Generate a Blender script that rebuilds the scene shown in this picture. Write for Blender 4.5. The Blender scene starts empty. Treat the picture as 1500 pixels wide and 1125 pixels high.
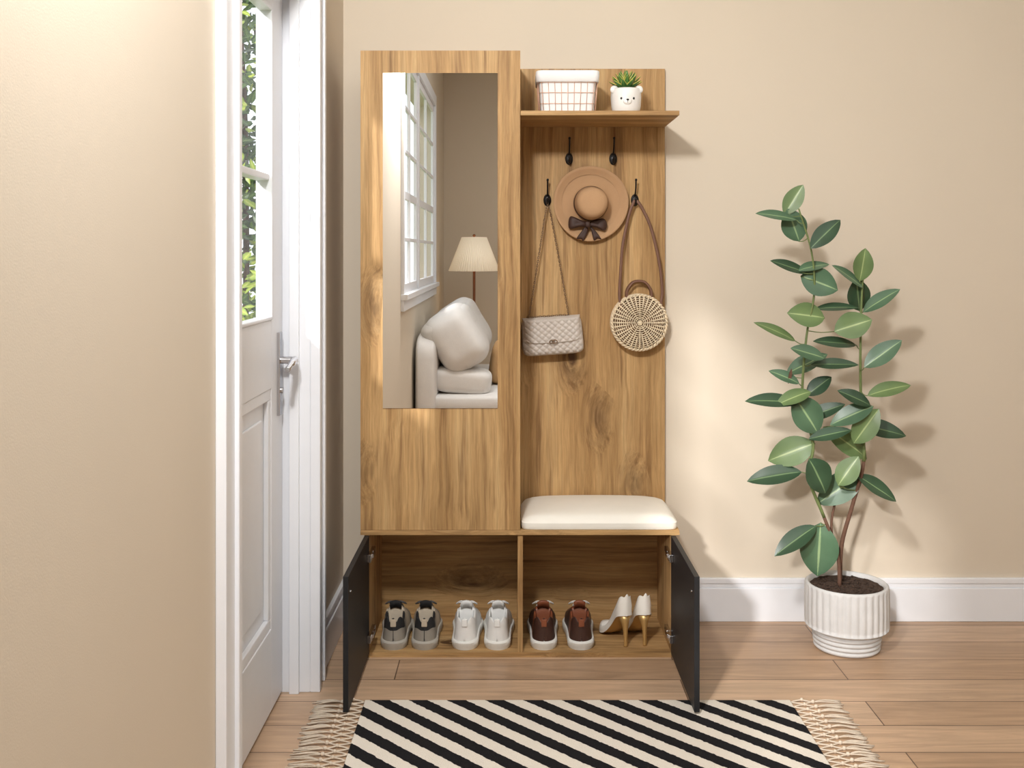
import bpy, math, random
from mathutils import Vector, Matrix, noise
random.seed(7)
PI=math.pi
sc=bpy.context.scene
sc.view_settings.view_transform='Standard'

# ---------------------------------------------------------------- helpers
def lin(c):
    c=c/255.0
    return c/12.92 if c<=0.04045 else ((c+0.055)/1.055)**2.4
def rgb(r,g,b): return (lin(r),lin(g),lin(b),1.0)

def newmat(name):
    m=bpy.data.materials.new(name); m.use_nodes=True
    nt=m.node_tree; b=nt.nodes['Principled BSDF']
    return m,nt,b
def N(nt,t,**kw):
    n=nt.nodes.new(t)
    for k,v in kw.items():
        setattr(n,k,v)
    return n
def simple(name,col,rough=0.5,metal=0.0,var=0.06,scale=20,bump=0.0,bscale=200,spec=None,emit=None,stretch=(1,1,1)):
    m,nt,b=newmat(name)
    tc=N(nt,'ShaderNodeTexCoord'); mp=N(nt,'ShaderNodeMapping'); mp.inputs['Scale'].default_value=stretch
    nt.links.new(tc.outputs['Object'],mp.inputs[0])
    no=N(nt,'ShaderNodeTexNoise'); no.inputs['Scale'].default_value=scale; no.inputs['Detail'].default_value=4
    nt.links.new(mp.outputs[0],no.inputs['Vector'])
    mr=N(nt,'ShaderNodeMapRange'); mr.inputs['To Min'].default_value=1-var; mr.inputs['To Max'].default_value=1+var
    mr.inputs['From Min'].default_value=.25; mr.inputs['From Max'].default_value=.75
    nt.links.new(no.outputs['Fac'],mr.inputs['Value'])
    hs=N(nt,'ShaderNodeHueSaturation'); hs.inputs['Color'].default_value=col
    nt.links.new(mr.outputs[0],hs.inputs['Value']); nt.links.new(hs.outputs[0],b.inputs['Base Color'])
    b.inputs['Roughness'].default_value=rough; b.inputs['Metallic'].default_value=metal
    if spec is not None: b.inputs['Specular IOR Level'].default_value=spec
    if bump>0:
        n2=N(nt,'ShaderNodeTexNoise'); n2.inputs['Scale'].default_value=bscale; n2.inputs['Detail'].default_value=3
        nt.links.new(mp.outputs[0],n2.inputs['Vector'])
        bp=N(nt,'ShaderNodeBump'); bp.inputs['Strength'].default_value=bump; bp.inputs['Distance'].default_value=.002
        nt.links.new(n2.outputs['Fac'],bp.inputs['Height']); nt.links.new(bp.outputs[0],b.inputs['Normal'])
    if emit:
        b.inputs['Emission Color'].default_value=emit[0]; b.inputs['Emission Strength'].default_value=emit[1]
    return m

def ramp(nt,stops):
    r=N(nt,'ShaderNodeValToRGB'); el=r.color_ramp.elements
    while len(el)<len(stops): el.new(0.5)
    for e,(p,c) in zip(el,stops): e.position=p; e.color=c
    return r

def wood(name,axis='Z',bright=1.0,off=(0,0,0)):
    m,nt,b=newmat(name)
    L=nt.links.new
    tc=N(nt,'ShaderNodeTexCoord'); mp0=N(nt,'ShaderNodeMapping'); mp0.inputs['Location'].default_value=off
    L(tc.outputs['Object'],mp0.inputs[0])
    wn=N(nt,'ShaderNodeTexNoise'); wn.inputs['Scale'].default_value=4; wn.inputs['Detail'].default_value=2
    L(mp0.outputs[0],wn.inputs['Vector'])
    sub=N(nt,'ShaderNodeVectorMath',operation='SUBTRACT'); sub.inputs[1].default_value=(.5,.5,.5); L(wn.outputs['Color'],sub.inputs[0])
    sca=N(nt,'ShaderNodeVectorMath',operation='SCALE'); sca.inputs['Scale'].default_value=.022; L(sub.outputs[0],sca.inputs[0])
    add=N(nt,'ShaderNodeVectorMath',operation='ADD'); L(mp0.outputs[0],add.inputs[0]); L(sca.outputs[0],add.inputs[1])
    def mapped(sock,along,across):
        mp=N(nt,'ShaderNodeMapping'); s=[across]*3; s['XYZ'.index(axis)]=along
        mp.inputs['Scale'].default_value=s; L(sock,mp.inputs[0]); return mp.outputs[0]
    # knots
    k=mapped(add.outputs[0],.5,1)
    vo=N(nt,'ShaderNodeTexVoronoi'); vo.inputs['Scale'].default_value=5.0; L(k,vo.inputs['Vector'])
    sc_=N(nt,'ShaderNodeSeparateColor'); L(vo.outputs['Color'],sc_.inputs[0])
    sel=N(nt,'ShaderNodeMath',operation='GREATER_THAN'); sel.inputs[1].default_value=.34; L(sc_.outputs[0],sel.inputs[0])
    halo=ramp(nt,[(0,(1,1,1,1)),(.12,(.5,.5,.5,1)),(.34,(0,0,0,1))]); L(vo.outputs['Distance'],halo.inputs[0])
    hm=N(nt,'ShaderNodeMath',operation='MULTIPLY'); L(halo.outputs[0],hm.inputs[0]); L(sel.outputs[0],hm.inputs[1])
    cv=N(nt,'ShaderNodeCombineXYZ'); 
    hm2=N(nt,'ShaderNodeMath',operation='MULTIPLY'); hm2.inputs[1].default_value=.07; L(hm.outputs[0],hm2.inputs[0])
    for ax in range(3):
        if 'XYZ'[ax]!=axis: L(hm2.outputs[0],cv.inputs[ax])
    ad2=N(nt,'ShaderNodeVectorMath',operation='ADD'); L(add.outputs[0],ad2.inputs[0]); L(cv.outputs[0],ad2.inputs[1])
    # broad tone
    n1=N(nt,'ShaderNodeTexNoise'); n1.inputs['Scale'].default_value=17; n1.inputs['Detail'].default_value=9; n1.inputs['Roughness'].default_value=.68
    L(mapped(ad2.outputs[0],.055,1),n1.inputs['Vector'])
    r1=ramp(nt,[(.28,rgb(138,103,64)),(.41,rgb(172,134,86)),(.55,rgb(194,156,105)),(.72,rgb(208,174,124))])
    L(n1.outputs['Fac'],r1.inputs[0])
    # large soft tonal patches
    n4=N(nt,'ShaderNodeTexNoise'); n4.inputs['Scale'].default_value=5; n4.inputs['Detail'].default_value=3
    L(mapped(mp0.outputs[0],.35,1),n4.inputs['Vector'])
    mr4=N(nt,'ShaderNodeMapRange'); mr4.inputs['From Min'].default_value=.3; mr4.inputs['From Max'].default_value=.7; mr4.inputs['To Min'].default_value=.88; mr4.inputs['To Max'].default_value=1.08
    L(n4.outputs['Fac'],mr4.inputs['Value'])
    # fine fibre lines
    n2=N(nt,'ShaderNodeTexNoise'); n2.inputs['Scale'].default_value=190; n2.inputs['Detail'].default_value=4; n2.inputs['Roughness'].default_value=.7
    L(mapped(ad2.outputs[0],.022,1),n2.inputs['Vector'])
    mr=N(nt,'ShaderNodeMapRange'); mr.inputs['From Min'].default_value=.32; mr.inputs['From Max'].default_value=.68; mr.inputs['To Min'].default_value=.76; mr.inputs['To Max'].default_value=1.12
    L(n2.outputs['Fac'],mr.inputs['Value'])
    # dark streaks
    n3=N(nt,'ShaderNodeTexNoise'); n3.inputs['Scale'].default_value=60; n3.inputs['Detail'].default_value=5
    L(mapped(ad2.outputs[0],.035,1),n3.inputs['Vector'])
    r3=ramp(nt,[(.54,(0,0,0,1)),(.72,(.75,.75,.75,1))]); L(n3.outputs['Fac'],r3.inputs[0])
    mx3=N(nt,'ShaderNodeMix',data_type='RGBA'); mx3.inputs['B'].default_value=rgb(126,90,54)
    L(r3.outputs[0],mx3.inputs['Factor']); L(r1.outputs[0],mx3.inputs['A'])
    # knot colour
    core=ramp(nt,[(0.0,(1,1,1,1)),(.08,(.95,.95,.95,1)),(.16,(.45,.45,.45,1)),(.38,(0,0,0,1))]); L(vo.outputs['Distance'],core.inputs[0])
    kn=N(nt,'ShaderNodeTexNoise'); kn.inputs['Scale'].default_value=34; kn.inputs['Detail'].default_value=6
    L(mapped(ad2.outputs[0],.3,1),kn.inputs['Vector'])
    rkn=ramp(nt,[(.32,(.0,.0,.0,1)),(.54,(1,1,1,1))]); L(kn.outputs['Fac'],rkn.inputs[0])
    mul=N(nt,'ShaderNodeMath',operation='MULTIPLY'); L(core.outputs[0],mul.inputs[0]); L(rkn.outputs[0],mul.inputs[1])
    mul2=N(nt,'ShaderNodeMath',operation='MULTIPLY'); L(mul.outputs[0],mul2.inputs[0]); L(sel.outputs[0],mul2.inputs[1])
    mx=N(nt,'ShaderNodeMix',data_type='RGBA'); mx.inputs['B'].default_value=rgb(86,60,38)
    L(mul2.outputs[0],mx.inputs['Factor']); L(mx3.outputs['Result'],mx.inputs['A'])
    hs=N(nt,'ShaderNodeHueSaturation'); L(mx.outputs['Result'],hs.inputs['Color'])
    m2=N(nt,'ShaderNodeMath',operation='MULTIPLY'); L(mr4.outputs[0],m2.inputs[1])
    L(mr.outputs[0],m2.inputs[0]); L(m2.outputs[0],hs.inputs['Value'])
    hs.inputs['Saturation'].default_value=.98
    L(hs.outputs[0],b.inputs['Base Color'])
    b.inputs['Roughness'].default_value=.55; b.inputs['Specular IOR Level'].default_value=.25
    bp=N(nt,'ShaderNodeBump'); bp.inputs['Strength'].default_value=.12; bp.inputs['Distance'].default_value=.001
    L(n2.outputs['Fac'],bp.inputs['Height']); L(bp.outputs[0],b.inputs['Normal'])
    return m

def empty(name,loc=(0,0,0),rot=(0,0,0),parent=None):
    e=bpy.data.objects.new(name,None); e.location=loc; e.rotation_euler=rot
    e.empty_display_size=.05
    bpy.context.collection.objects.link(e)
    if parent: e.parent=parent
    return e

class B:
    """mesh builder"""
    def __init__(s): s.v=[]; s.f=[]; s.m=[]; s.uv={}
    def add(s,vs,fs,mi=0,uvs=None):
        o=len(s.v); s.v+= [tuple(v) for v in vs]
        for f in fs:
            s.f.append(tuple(i+o for i in f)); s.m.append(mi)
        if uvs:
            for i,u in enumerate(uvs): s.uv[o+i]=u
        return s
    def box(s,x0,x1,y0,y1,z0,z1,mi=0):
        v=[(x,y,z) for z in (z0,z1) for y in (y0,y1) for x in (x0,x1)]
        f=[(0,2,3,1),(4,5,7,6),(0,1,5,4),(2,6,7,3),(0,4,6,2),(1,3,7,5)]
        return s.add(v,f,mi)
    def grid(s,rows,mi=0,closev=False,closeu=False,cap0=False,cap1=False,mfun=None,uv=False):
        nu=len(rows); nv=len(rows[0]); o=len(s.v)
        for i,r in enumerate(rows):
            for j,p in enumerate(r):
                s.v.append(tuple(p))
                if uv: s.uv[len(s.v)-1]=(j/(nv-1),i/(nu-1))
        for i in range(nu if closeu else nu-1):
            for j in range(nv if closev else nv-1):
                a=o+i*nv+j; b_=o+i*nv+(j+1)%nv; c=o+((i+1)%nu)*nv+(j+1)%nv; d=o+((i+1)%nu)*nv+j
                s.f.append((a,b_,c,d)); s.m.append(mfun(i,j) if mfun else mi)
        if cap0: s.f.append(tuple(o+j for j in range(nv))[::-1]); s.m.append(mfun(0,0) if mfun else mi)
        if cap1: s.f.append(tuple(o+(nu-1)*nv+j for j in range(nv))); s.m.append(mfun(nu-2,0) if mfun else mi)
        return s
    def tube(s,pts,rad,mi=0,n=8,closed=False,flat=1.0,up=None,caps=True):
        P=[Vector(p) for p in pts]; L=len(P)
        rows=[]; prev=None
        for i,p in enumerate(P):
            if closed: t=(P[(i+1)%L]-P[(i-1)%L])
            else: t=(P[min(i+1,L-1)]-P[max(i-1,0)])
            if t.length<1e-9: t=Vector((0,0,1))
            t.normalize()
            if up is not None:
                a=Vector(up); a=(a-t*a.dot(t)); 
                if a.length<1e-6: a=t.orthogonal()
                a.normalize()
            elif prev is None: a=t.orthogonal().normalized()
            else:
                a=prev-t*prev.dot(t)
                a=a.normalized() if a.length>1e-6 else t.orthogonal().normalized()
            prev=a; b_=t.cross(a)
            r=rad[i] if isinstance(rad,(list,tuple)) else rad
            rows.append([p+a*(math.cos(2*PI*k/n)*r)+b_*(math.sin(2*PI*k/n)*r*flat) for k in range(n)])
        return s.grid(rows,mi,closev=True,closeu=closed,cap0=(caps and not closed),cap1=(caps and not closed))
    def lathe(s,prof,c=(0,0,0),axis='Z',n=48,mi=0,mod=None,cap0=False,cap1=False):
        rows=[]
        for (r,h) in prof:
            row=[]
            for k in range(n):
                a=2*PI*k/n; rr=r if mod is None else mod(r,h,a)
                x,y=rr*math.cos(a),rr*math.sin(a)
                if axis=='Z': p=(c[0]+x,c[1]+y,c[2]+h)
                elif axis=='Y': p=(c[0]+x,c[1]-h,c[2]+y)   # h sticks out toward -Y
                else: p=(c[0]+h,c[1]+x,c[2]+y)
                row.append(p)
            rows.append(row)
        return s.grid(rows,mi,closev=True,cap0=cap0,cap1=cap1)
    def sup(s,c,sz,e=.5,rot=None,mi=0,n=24,wr=0,wsc=6):
        """superellipsoid cushion; sz = half sizes"""
        rows=[]
        R=rot if rot else Matrix.Identity(3)
        def sg(x,p): return math.copysign(abs(x)**p,x)
        for i in range(n+1):
            ph=-PI/2+PI*i/n; row=[]
            for j in range(2*n):
                th=2*PI*j/(2*n)
                p=Vector((sz[0]*sg(math.cos(ph),e)*sg(math.cos(th),e),sz[1]*sg(math.cos(ph),e)*sg(math.sin(th),e),sz[2]*sg(math.sin(ph),e)))
                if wr: 
                    q=p*wsc+Vector(c)*3; p*= 1+wr*noise.noise(q)
                row.append(Vector(c)+R@p)
            rows.append(row)
        return s.grid(rows,mi,closev=True)
    def obj(s,name,mats,parent=None,smooth=False,bevel=0,sub=0,angle=None,loc=None,bseg=2):
        me=bpy.data.meshes.new(name); me.from_pydata(s.v,[],s.f)
        for m in (mats if isinstance(mats,(list,tuple)) else [mats]): me.materials.append(m)
        for p,mi in zip(me.polygons,s.m): p.material_index=mi
        if s.uv:
            l=me.uv_layers.new(name='UVMap')
            for lp in me.loops: l.data[lp.index].uv=s.uv.get(lp.vertex_index,(0,0))
        me.validate(); me.update()
        import bmesh
        bm=bmesh.new(); bm.from_mesh(me); bmesh.ops.recalc_face_normals(bm,faces=bm.faces); bm.to_mesh(me); bm.free()
        o=bpy.data.objects.new(name,me); bpy.context.collection.objects.link(o)
        if smooth:
            for p in me.polygons: p.use_smooth=True
            if angle:
                me.set_sharp_from_angle(angle=math.radians(angle))
        if parent: o.parent=parent
        if loc: o.location=loc
        if bevel:
            md=o.modifiers.new('bevel','BEVEL'); md.width=bevel; md.segments=bseg; md.limit_method='ANGLE'
        if sub:
            md=o.modifiers.new('sub','SUBSURF'); md.levels=sub; md.render_levels=sub
        return o
def box(name,x0,x1,y0,y1,z0,z1,mat,parent=None,bevel=0.0,bseg=2):
    return B().box(x0,x1,y0,y1,z0,z1).obj(name,mat,parent,bevel=bevel,bseg=bseg)
def cat(pts,n=8):
    """catmull-rom through pts"""
    P=[Vector(p) for p in pts]; P=[P[0]*2-P[1]]+P+[P[-1]*2-P[-2]]; out=[]
    for i in range(1,len(P)-2):
        for k in range(n):
            t=k/n
            out.append(.5*((2*P[i])+(P[i+1]-P[i-1])*t+(2*P[i-1]-5*P[i]+4*P[i+1]-P[i+2])*t*t+(3*P[i]-P[i-1]-3*P[i+1]+P[i+2])*t**3))
    out.append(P[-2]); return out

# ---------------------------------------------------------------- materials
M_wall=simple('wall_paint',rgb(217,205,187),.85,var=.012,scale=3,bump=.08,bscale=350)
M_ceil=simple('ceiling_paint',rgb(240,238,234),.9,var=.01)
M_white=simple('white_trim_paint',rgb(234,236,241),.4,var=.01)
M_oakV=wood('oak_vertical','Z')
M_oakV2=wood('oak_vertical_back','Z',off=(3.3,0,1.7))
M_oakH=wood('oak_horizontal','X',off=(1.3,0,.7))
M_black=simple('black_laminate',rgb(34,34,36),.5,var=.05,spec=.3)
M_iron=simple('black_iron',rgb(30,27,26),.4,metal=.5)
M_chrome=simple('chrome',rgb(205,205,208),.18,metal=1.0,var=.02)
M_copper=simple('copper_wire',rgb(226,184,160),.4,metal=.3,var=.03)
M_fab=simple('white_liner_fabric',rgb(238,238,238),.9,var=.02,bump=.3,bscale=400)
M_cream=simple('cream_leather',rgb(240,236,226),.5,var=.015,bump=.15,bscale=300)
m,nt,b=newmat('clear_glass'); nt.nodes.remove(b)
tr=N(nt,'ShaderNodeBsdfTransparent'); gl=N(nt,'ShaderNodeBsdfGlossy'); gl.inputs['Roughness'].default_value=.02
mxs=N(nt,'ShaderNodeMixShader'); mxs.inputs[0].default_value=.05
nt.links.new(tr.outputs[0],mxs.inputs[1]); nt.links.new(gl.outputs[0],mxs.inputs[2]); nt.links.new(mxs.outputs[0],nt.nodes['Material Output'].inputs[0])
M_glass=m
m,nt,b=newmat('mirror_silver'); b.inputs['Base Color'].default_value=(.95,.95,.95,1); b.inputs['Metallic'].default_value=1; b.inputs['Roughness'].default_value=0.0
M_mirror=m

def floor_mat():
    m,nt,b=newmat('plank_floor')
    tc=N(nt,'ShaderNodeTexCoord')
    mpb=N(nt,'ShaderNodeMapping'); mpb.inputs['Location'].default_value=(.35,.06,0)
    nt.links.new(tc.outputs['Object'],mpb.inputs[0])
    br=N(nt,'ShaderNodeTexBrick'); br.offset=.37
    br.inputs['Scale'].default_value=1; br.inputs['Brick Width'].default_value=1.35; br.inputs['Row Height'].default_value=.15
    br.inputs['Mortar Size'].default_value=.0018; br.inputs['Mortar Smooth'].default_value=.1; br.inputs['Bias'].default_value=0
    br.inputs['Color1'].default_value=rgb(196,165,136); br.inputs['Color2'].default_value=rgb(174,142,113); br.inputs['Mortar'].default_value=rgb(100,76,58)
    nt.links.new(mpb.outputs[0],br.inputs['Vector'])
    mp=N(nt,'ShaderNodeMapping'); mp.inputs['Scale'].default_value=(.09,1,1); nt.links.new(tc.outputs['Object'],mp.inputs[0])
    n1=N(nt,'ShaderNodeTexNoise'); n1.inputs['Scale'].default_value=22; n1.inputs['Detail'].default_value=8; n1.inputs['Roughness'].default_value=.62; n1.inputs['Distortion'].default_value=1.4
    nt.links.new(mp.outputs[0],n1.inputs['Vector'])
    mr=N(nt,'ShaderNodeMapRange'); mr.inputs['From Min'].default_value=.3; mr.inputs['From Max'].default_value=.7; mr.inputs['To Min'].default_value=.70; mr.inputs['To Max'].default_value=1.14
    nt.links.new(n1.outputs['Fac'],mr.inputs[0])
    hs=N(nt,'ShaderNodeHueSaturation'); nt.links.new(br.outputs['Color'],hs.inputs['Color']); nt.links.new(mr.outputs[0],hs.inputs['Value'])
    nt.links.new(hs.outputs[0],b.inputs['Base Color']); b.inputs['Roughness'].default_value=.38
    bp=N(nt,'ShaderNodeBump'); bp.inputs['Strength'].default_value=.1; nt.links.new(br.outputs['Fac'],bp.inputs['Height']); bp.invert=True
    nt.links.new(bp.outputs[0],b.inputs['Normal'])
    return m
M_floor=floor_mat()

# ---------------------------------------------------------------- room shell
YW=3.59; XL=-.583; XR=3.2; YF=-2.36; H=2.9; XO=-.73
box('floor',XO,XR,YF,YW,-.05,0,M_floor)
box('ceiling',XO,XR+.1,YF-.1,YW+.1,H,H+.1,M_ceil)
box('wall_back',XO,XR+.1,YW,YW+.12,-.05,H,M_wall)
box('wall_front',XO,XR+.1,YF-.12,YF,-.05,H,M_wall)
box('wall_right',XR,XR+.1,YF,YW,-.05,H,M_wall)
w=B()
DY0,DY1,DZ=2.135,3.01,2.06          # door opening
WY0,WY1,WZ0,WZ1=-1.2,1.02,1.05,2.36 # window opening
w.box(XO,XL,DY1+.015,YW,-.05,H)
w.box(XO,XL,DY0-.015,DY1+.015,DZ+.015,H)
w.box(XO,XL,WY1,DY0-.015,-.05,H)
w.box(XO,XL,WY0,WY1,-.05,WZ0); w.box(XO,XL,WY0,WY1,WZ1,H)
w.box(XO,XL,YF,WY0,-.05,H)
w.obj('wall_left',M_wall)

bb=B()
for (a,c) in ((XL,-.478),(.528,XR)):
    bb.box(a,c,YW-.016,YW,0,.115); bb.box(a,c,YW-.011,YW,.115,.130); bb.box(a,c,YW-.014,YW,.130,.148)
bb.obj('baseboard_back',M_white,bevel=.002)
bb=B()
for (a,c) in ((3.10,YW-.016),(YF,2.025)):
    bb.box(XL,XL+.016,a,c,0,.115); bb.box(XL,XL+.011,a,c,.115,.130); bb.box(XL,XL+.014,a,c,.130,.148)
bb.obj('baseboard_left',M_white,bevel=.002)

# door frame trim
CN=DY0-.095   # near casing outer edge
t=B()
t.box(XO,XL,DY1-.01,DY1+.015,0,DZ+.015)          # far jamb
t.box(XO,XL,DY0-.015,DY0,0,DZ+.015)      # near jamb
t.box(XO,XL,DY0,DY1-.01,DZ,DZ+.015)
t.box(XL-.058,XL-.03,DY1-.024,DY1-.01,0,DZ)       # stop
t.obj('trim_1',M_white,bevel=.002)
t=B()
for (a,c_,h_) in ((DY1-.01,DY1+.09,.02),(CN,DY0,.02)):
    t.box(XL,XL+.02,a+.0015,c_-.0015,0,DZ+.088)
for (a,c_) in ((DY1-.011,DY1+.015),(DY1+.068,DY1+.09),(DY0-.024,DY0+.001),(CN,CN+.022)):
    t.box(XL,XL+(.022 if a==CN else .029),a,c_,0,DZ+.02)
t.box(XL,XL+.0195,DY0,DY1-.01,DZ,DZ+.087); t.box(XL,XL+.029,CN,DY1+.09,DZ+.068,DZ+.09)
t.obj('trim_2',M_white,bevel=.003)

# door
door=empty('door_1',(0,0,0))
dx0,dx1=-.706,-.662
ya,yb=2.142,2.996
d=B()
d.box(dx0,dx1,ya,ya+.135,.008,2.05); d.box(dx0,dx1,yb-.135,yb,.008,2.05)
yi0,yi1=ya+.135,yb-.135
d.box(dx0,dx1,yi0,yi1,.008,.235); d.box(dx0,dx1,yi0,yi1,.895,1.085); d.box(dx0,dx1,yi0,yi1,1.945,2.05)
d.box(dx0,dx1-.004,yi0,yi1,1.468,1.486)
d.box(dx0+.012,dx1-.016,yi0,yi1,.235,.895)
d.obj('slab',M_white,door,bevel=.003)
mo=B()
for (z0,z1) in ((.235,.895),):
    wd=.03
    mo.box(dx1-.016,dx1-.002,yi0,yi1,z0,z0+wd); mo.box(dx1-.016,dx1-.002,yi0,yi1,z1-wd,z1)
    mo.box(dx1-.016,dx1-.002,yi0,yi0+wd,z0+wd,z1-wd); mo.box(dx1-.016,dx1-.002,yi1-wd,yi1,z0+wd,z1-wd)
    mo.box(dx1-.016,dx1-.008,yi0+.075,yi1-.075,z0+.075,z1-.075)
for (z0,z1) in ((1.085,1.945),):
    wd=.010
    mo.box(dx0+.012,dx1+.004,yi0,yi1,z0,z0+wd); mo.box(dx0+.012,dx1+.004,yi0,yi1,z1-wd,z1)
    mo.box(dx0+.012,dx1+.004,yi0,yi0+wd,z0,z1); mo.box(dx0+.012,dx1+.004,yi1-wd,yi1,z0,z1)
mo.obj('mouldings',M_white,door,bevel=.003)
box('glass',dx0+.004,dx0+.008,yi0,yi1,1.085,1.945,M_glass,door)
h=B()
h.box(dx1,dx1+.008,2.925,2.963,.81,1.045)
h.tube([(dx1+.006,2.944,.965),(dx1+.045,2.944,.965)],.011,n=14)
h.tube(cat([(dx1+.045,2.95,.965),(dx1+.052,2.91,.967),(dx1+.052,2.87,.962),(dx1+.05,2.83,.95)],6),[.012]*7+[.010]*6+[.008]*6,n=12)
h.tube([(dx1+.006,2.944,.88),(dx1+.014,2.944,.88)],.009,n=14)
h.obj('handle',M_chrome,door,smooth=True,angle=40,bevel=.001)

# window in left wall
win=empty('window_1')
f=B()
cx0,cx1=XL,XL+.018
f.box(cx0,cx1,WY0-.07,WY1+.05,WZ1,WZ1+.08); f.box(cx0,cx1+.02,WY0-.09,WY1+.055,WZ0-.03,WZ0); f.box(cx0,cx1,WY0-.07,WY1+.05,WZ0-.09,WZ0-.03)
f.box(cx0,cx1,WY0-.07,WY0,WZ0,WZ1); f.box(cx0,cx1,WY1,WY1+.05,WZ0,WZ1)
mx0,mx1=XL-.016,XL+.002
mid=.10
for (a,c) in ((WY0,mid-.03),(mid+.03,WY1)):
    f.box(mx0,mx1,a,a+.04,WZ0,WZ1); f.box(mx0,mx1,c-.04,c,WZ0,WZ1)
    f.box(mx0,mx1,a+.04,c-.04,WZ0,WZ0+.05); f.box(mx0,mx1,a+.04,c-.04,WZ1-.05,WZ1)
    cm=(a+c)/2; f.box(mx0,mx1,cm-.011,cm+.011,WZ0+.05,WZ1-.05)
    n_=5
    for k in range(1,n_):
        z=WZ0+.05+(WZ1-WZ0-.1)*k/n_
        hh=.022 if k==2 else .01
        f.box(mx0,mx1-.001,a+.04,c-.04,z-hh,z+hh)
f.box(mx0,mx1+.01,mid-.03,mid+.03,WZ0,WZ1)
f.obj('frame',M_white,win,bevel=.002)
box('glass',XL-.012,XL-.009,WY0,WY1,WZ0,WZ1,M_glass,win)

# outdoors
M_grass=simple('grass',rgb(120,140,80),.9,var=.3,scale=3)
box('ground_outside',-14,-.75,-14,14,-.25,-.12,M_grass)

# ---------------------------------------------------------------- leaf helper
def leaf_mat(name,c1,c2,rib,gloss=.35,edge=None):
    m,nt,b=newmat(name)
    uv=N(nt,'ShaderNodeUVMap'); sx=N(nt,'ShaderNodeSeparateXYZ'); nt.links.new(uv.outputs[0],sx.inputs[0])
    s1=N(nt,'ShaderNodeMath',operation='SUBTRACT'); s1.inputs[1].default_value=.5; nt.links.new(sx.outputs[0],s1.inputs[0])
    ab=N(nt,'ShaderNodeMath',operation='ABSOLUTE'); nt.links.new(s1.outputs[0],ab.inputs[0])
    st=[(0.0,rib),(.018,rib),(.04,c1),(.36,c2)]
    if edge: st+= [(.42,edge)]
    r=ramp(nt,st); nt.links.new(ab.outputs[0],r.inputs[0])
    no=N(nt,'ShaderNodeTexNoise'); no.inputs['Scale'].default_value=14
    tc=N(nt,'ShaderNodeTexCoord'); nt.links.new(tc.outputs['Object'],no.inputs['Vector'])
    mr=N(nt,'ShaderNodeMapRange'); mr.inputs['To Min'].default_value=.7; mr.inputs['To Max'].default_value=1.3
    nt.links.new(no.outputs['Fac'],mr.inputs[0])
    hs=N(nt,'ShaderNodeHueSaturation'); nt.links.new(r.outputs[0],hs.inputs['Color']); nt.links.new(mr.outputs[0],hs.inputs['Value'])
    nt.links.new(hs.outputs[0],b.inputs['Base Color']); b.inputs['Roughness'].default_value=gloss
    return m
def leaf(bd,base,dirv,nrm,L,W,mi=0,nu=10,nv=6,bend=.18,fold=.12,sharp=.9):
    D=Vector(dirv).normalized(); Nn=Vector(nrm); Nn=(Nn-D*Nn.dot(D)).normalized(); S=D.cross(Nn)
    rows=[]
    for i in range(nu+1):
        t=i/nu; wd=W*.5*(math.sin(PI*min(1,t**sharp))**.75)*(1 if t<1 else 0)+.0004
        c=Vector(base)+D*(L*t)-Nn*(bend*L*t*t)
        row=[]
        for j in range(nv+1):
            q=-1+2*j/nv
            row.append(c+S*(wd*q)+Nn*(fold*wd*abs(q)+.02*wd*math.sin(9*t+q)))
        rows.append(row)
    bd.grid(rows,mi,uv=True)

M_shA=leaf_mat('shrub_leaf_dark',rgb(70,96,40),rgb(50,76,30),rgb(110,130,60))
M_shB=leaf_mat('shrub_leaf_light',rgb(180,190,80),rgb(140,165,60),rgb(200,205,120))
M_bark=simple('bark',rgb(90,66,48),.9,var=.3,scale=60,bump=.6,bscale=80)
sh=empty('garden_shrub')
s=B()
rnd=random.Random(3)
for i in range(9000):
    x=rnd.uniform(-2.3,-.98); y=rnd.uniform(4.7,5.6); z=rnd.uniform(.05,3.0)
    dv=Vector((rnd.uniform(-1,1),rnd.uniform(-1,1),rnd.uniform(-.8,.8)))
    leaf(s,(x,y,z),dv,(rnd.uniform(-.4,.4),-1,rnd.uniform(0,.8)),rnd.uniform(.05,.09),rnd.uniform(.02,.035),mi=(1 if rnd.random()<(.75 if z<1.3 else .25) else 0),nu=3,nv=2)
s.obj('leaves',[M_shA,M_shB],sh)
s=B()
for i in range(14):
    x=-2.2+i*.09; y=rnd.uniform(4.9,5.4)
    pts=[(x,y,-.14)]+[(x+rnd.uniform(-.05,.05),y+rnd.uniform(-.1,.1),.5*k) for k in range(1,6)]
    s.tube(cat(pts,4),.016,n=7)
s.obj('branches',M_bark,sh,smooth=True)

# ---------------------------------------------------------------- hall tree
ht=empty('hall_tree')
YB=3.588; YFt=3.26
xl,xr,xm=-.4755,.5255,.026
c=B(); c.box(xl,xm,YFt,YFt+.016,.399,1.904)
c.obj('mirror_cabinet_front',M_oakV,ht,bevel=.0008)
c=B(); c.box(xl,xl+.016,YFt+.0165,YB-.016,.399,1.904); c.box(xm-.016,xm,YFt+.0165,YB-.016,.399,1.904); c.box(xl+.016,xm-.016,YFt+.0165,YB-.016,1.888,1.904)
c.obj('mirror_cabinet_sides',M_oakV2,ht)
box('mirror_glass',-.405,-.045,3.2565,3.2595,.782,1.833,M_mirror,ht)
box('back_panel',xm+.001,xr,YB-.016,YB,.399,1.902,M_oakV2,ht,bevel=.0008)
box('top_shelf',xm+.001,xr,YFt,YB-.0165,1.701,1.7155,M_oakH,ht,bevel=.0008)
box('bench_top',xl,xr,YFt-.002,YB,.384,.3985,M_oakH,ht,bevel=.0008)
box('carcass_side_1',-.4636,-.4476,YFt,YB,.0,.384,M_oakV,ht)
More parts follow.
